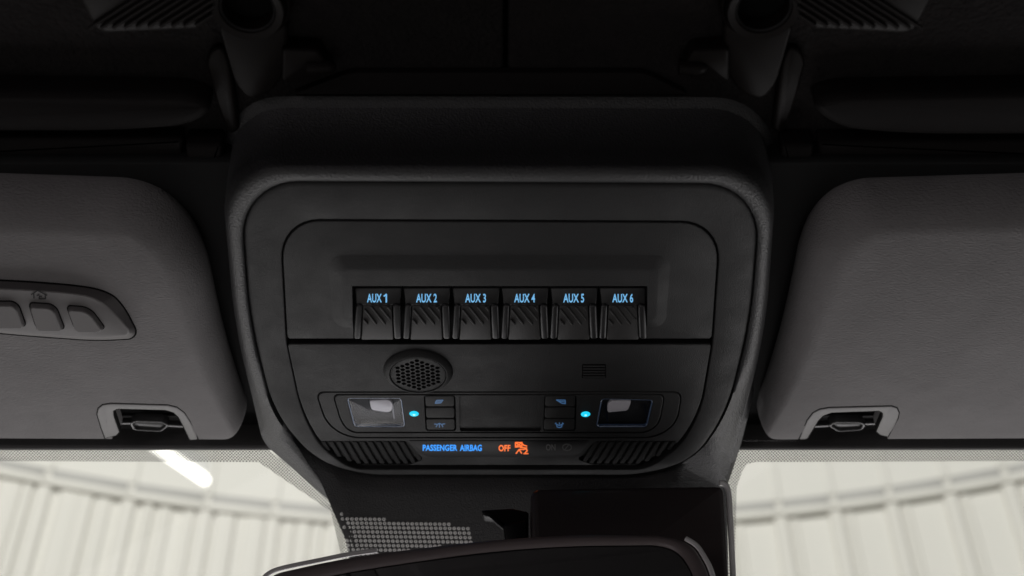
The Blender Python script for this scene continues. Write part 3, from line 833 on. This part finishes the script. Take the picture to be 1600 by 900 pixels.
# ================================================================== MIRROR AND COVER
# pale discs painting the light through clear dots in the black bay
from mathutils.bvhtree import BVHTree
so = ORG[shell_ob.name]
bvh = BVHTree.FromPolygons([v.co + so for v in shell_ob.data.vertices], [tuple(p.vertices) for p in shell_ob.data.polygons])
vs, fs = [], []
rows = [(803, 534, 540), (810.5, 535, 606), (817, 537, 706), (823.5, 538, 737), (830.5, 540, 737), (837.5, 541, 737), (844.5, 542, 737), (851.5, 543, 690), (858.5, 545, 640), (865, 547, 590)]
for y, xa, xb in rows:
    x = 534.0 + (y - 803) * 0.2
    while x <= xb:
        if x >= xa:
            hit, nr, _, _ = bvh.ray_cast(CAM, ray(x, y + (x - 540) * 0.012).normalized())
            if hit is None: x += 7.15; continue
            if nr.dot(hit - CAM) > 0: nr = -nr
            c = hit + nr * .0001; k = len(vs); n = 10
            e1 = (Vector((1, 0, 0)) - nr * nr.x).normalized(); e2 = nr.cross(e1)
            rr = .00118
            for q_, s in ((rr, 0), (rr * .85, .00025), (rr * .35, .0003)):
                for a in range(n):
                    th_ = 2 * math.pi * a / n
                    vs.append(c + (e1 * math.cos(th_) + e2 * math.sin(th_)) * q_ + nr * s)
            for z_ in range(2):
                for a in range(n):
                    b = (a + 1) % n
                    fs.append((k + z_ * n + a, k + z_ * n + b, k + (z_ + 1) * n + b, k + (z_ + 1) * n + a))
        x += 7.15
o = obj('frit_dots', (vs, fs), 'dot', con); o['kind'] = 'stuff'; o['label'] = 'grid of small pale dots painted for light through the frit'

mp_q = CAM + ray(780, 930).normalized() * 0.70
MP = plane(mp_q, (-0.10, -1, 0.058))
mir = thing('rear_view_mirror', 'dark framed rear-view mirror below the console', 'mirror', mp_q)
mo = [(398, 940), (418, 897), (545, 868.5), (760, 843), (900, 834), (1042, 836), (1082, 850), (1106, 890), (1122, 980), (1115, 1100), (460, 1150), (400, 1060)]
mr_ = [18, 22, 60, 60, 50, 18, 16, 16, 30, 60, 60, 40]
gl_ = [(455, 945), (480, 908), (560, 891), (760, 862), (890, 853), (1030, 851.5), (1062, 863), (1084, 898), (1096, 980), (1088, 1072), (480, 1120), (452, 1045)]
a = ring(mo, mr_, 0.0, MP); b = ring(gl_, mr_, 0.0, MP)
nb = -MP.n
back = [p + nb * .004 for p in a]
rs = [b, [p + (q - p) * .08 - nb * .0006 for p, q in zip(b, a)], [p + (q - p) * .5 - nb * .0016 for p, q in zip(b, a)], [p + (q - p) * .85 - nb * .0008 for p, q in zip(b, a)], [p + nb * .0012 for p in a], back]
ca = sum(a, Vector()) / len(a)
rs += [[ca + (p - ca) * .93 + nb * .012 for p in a], [ca + (p - ca) * .75 + nb * .024 for p in a]]
obj('casing', loft(rs, False, True), 'mirror_case', mir, 50)
obj('mirror_glass', loft([[p + nb * .0008 for p in b], inset(b, .0008, MP.n)], False, True), 'mirror', mir)
def bead(pts, r, n=10):
    rs = []; P_ = pts; pts = []
    for i in range(len(P_) - 1):
        a, b, c, d = P_[max(i - 1, 0)], P_[i], P_[i + 1], P_[min(i + 2, len(P_) - 1)]
        for k in range(6):
            t = k / 6
            pts.append(((b * 2) + (c - a) * t + (a * 2 - b * 5 + c * 4 - d) * t * t + (b * 3 - a - c * 3 + d) * t ** 3) * 0.5)
    pts.append(P_[-1])
    for i, p in enumerate(pts):
        d = (pts[min(i + 1, len(pts) - 1)] - pts[max(i - 1, 0)]).normalized()
        s_ = d.cross(Vector((0, 1, 0.2))).normalized(); t_ = d.cross(s_)
        rs.append([p + (s_ * math.cos(2 * math.pi * k / n) + t_ * math.sin(2 * math.pi * k / n)) * r for k in range(n)])
    return loft(rs, True, True)
for pts in ([(400, 940), (410, 910), (422, 897), (445, 888.5), (500, 877), (545, 868), (590, 861.5)], [(1068, 842), (1085, 853), (1098, 872), (1108, 893), (1116, 930), (1123, 980)]):
    obj('mirror_edge_glint', bead([MP(x + (3.5 if x > 780 else -1), y - (0.5 if x > 780 else 1.5), -.006) for x, y in pts], .0014), 'edge_glint', mir, 60)  # white strips paint the lit glass edge of the mirror

cq = CAM + ray(980, 800).normalized() * 0.765
CP = plane(cq, (0, -1, -0.15))
cov = thing('sensor_cover', 'glossy black-brown sensor cover box behind the mirror', 'cover', cq)
cr_ = ring([(829, 762), (1131, 757), (1143, 980), (836, 980)], [14, 10, 10, 10], 0, CP)
obj('cover_shell', slab(cr_, .05, .0035, -CP.n), 'cover', cov, 60)
obj('cover_edge_glint', bead([CP(x + 2, y, -.010) for x, y in ((1122, 755), (1130, 756.5), (1136, 768), (1139, 810), (1142, 870), (1147, 980))], .0018), 'edge_glint', cov, 60)  # white strip paints the highlight on the cover's edge
BP = plane(CAM + ray(785, 815).normalized() * 0.775, (0, -1, -0.3))
bk = thing('wire_bracket', 'small black bracket between the dotted glass and the sensor cover', 'bracket', BP(790, 815))
obj('arm', slab(ring([(752, 797), (800, 794), (826, 800), (826, 860), (806, 860), (790, 824), (770, 808), (756, 806)], 3, 0, BP), .012, .0012, -BP.n), 'dark', bk, 50)
obj('foot', slab(ring([(786, 820), (822, 812), (822, 870), (792, 870)], 3, .004, BP), .01, .001, -BP.n), 'dark', bk, 50)
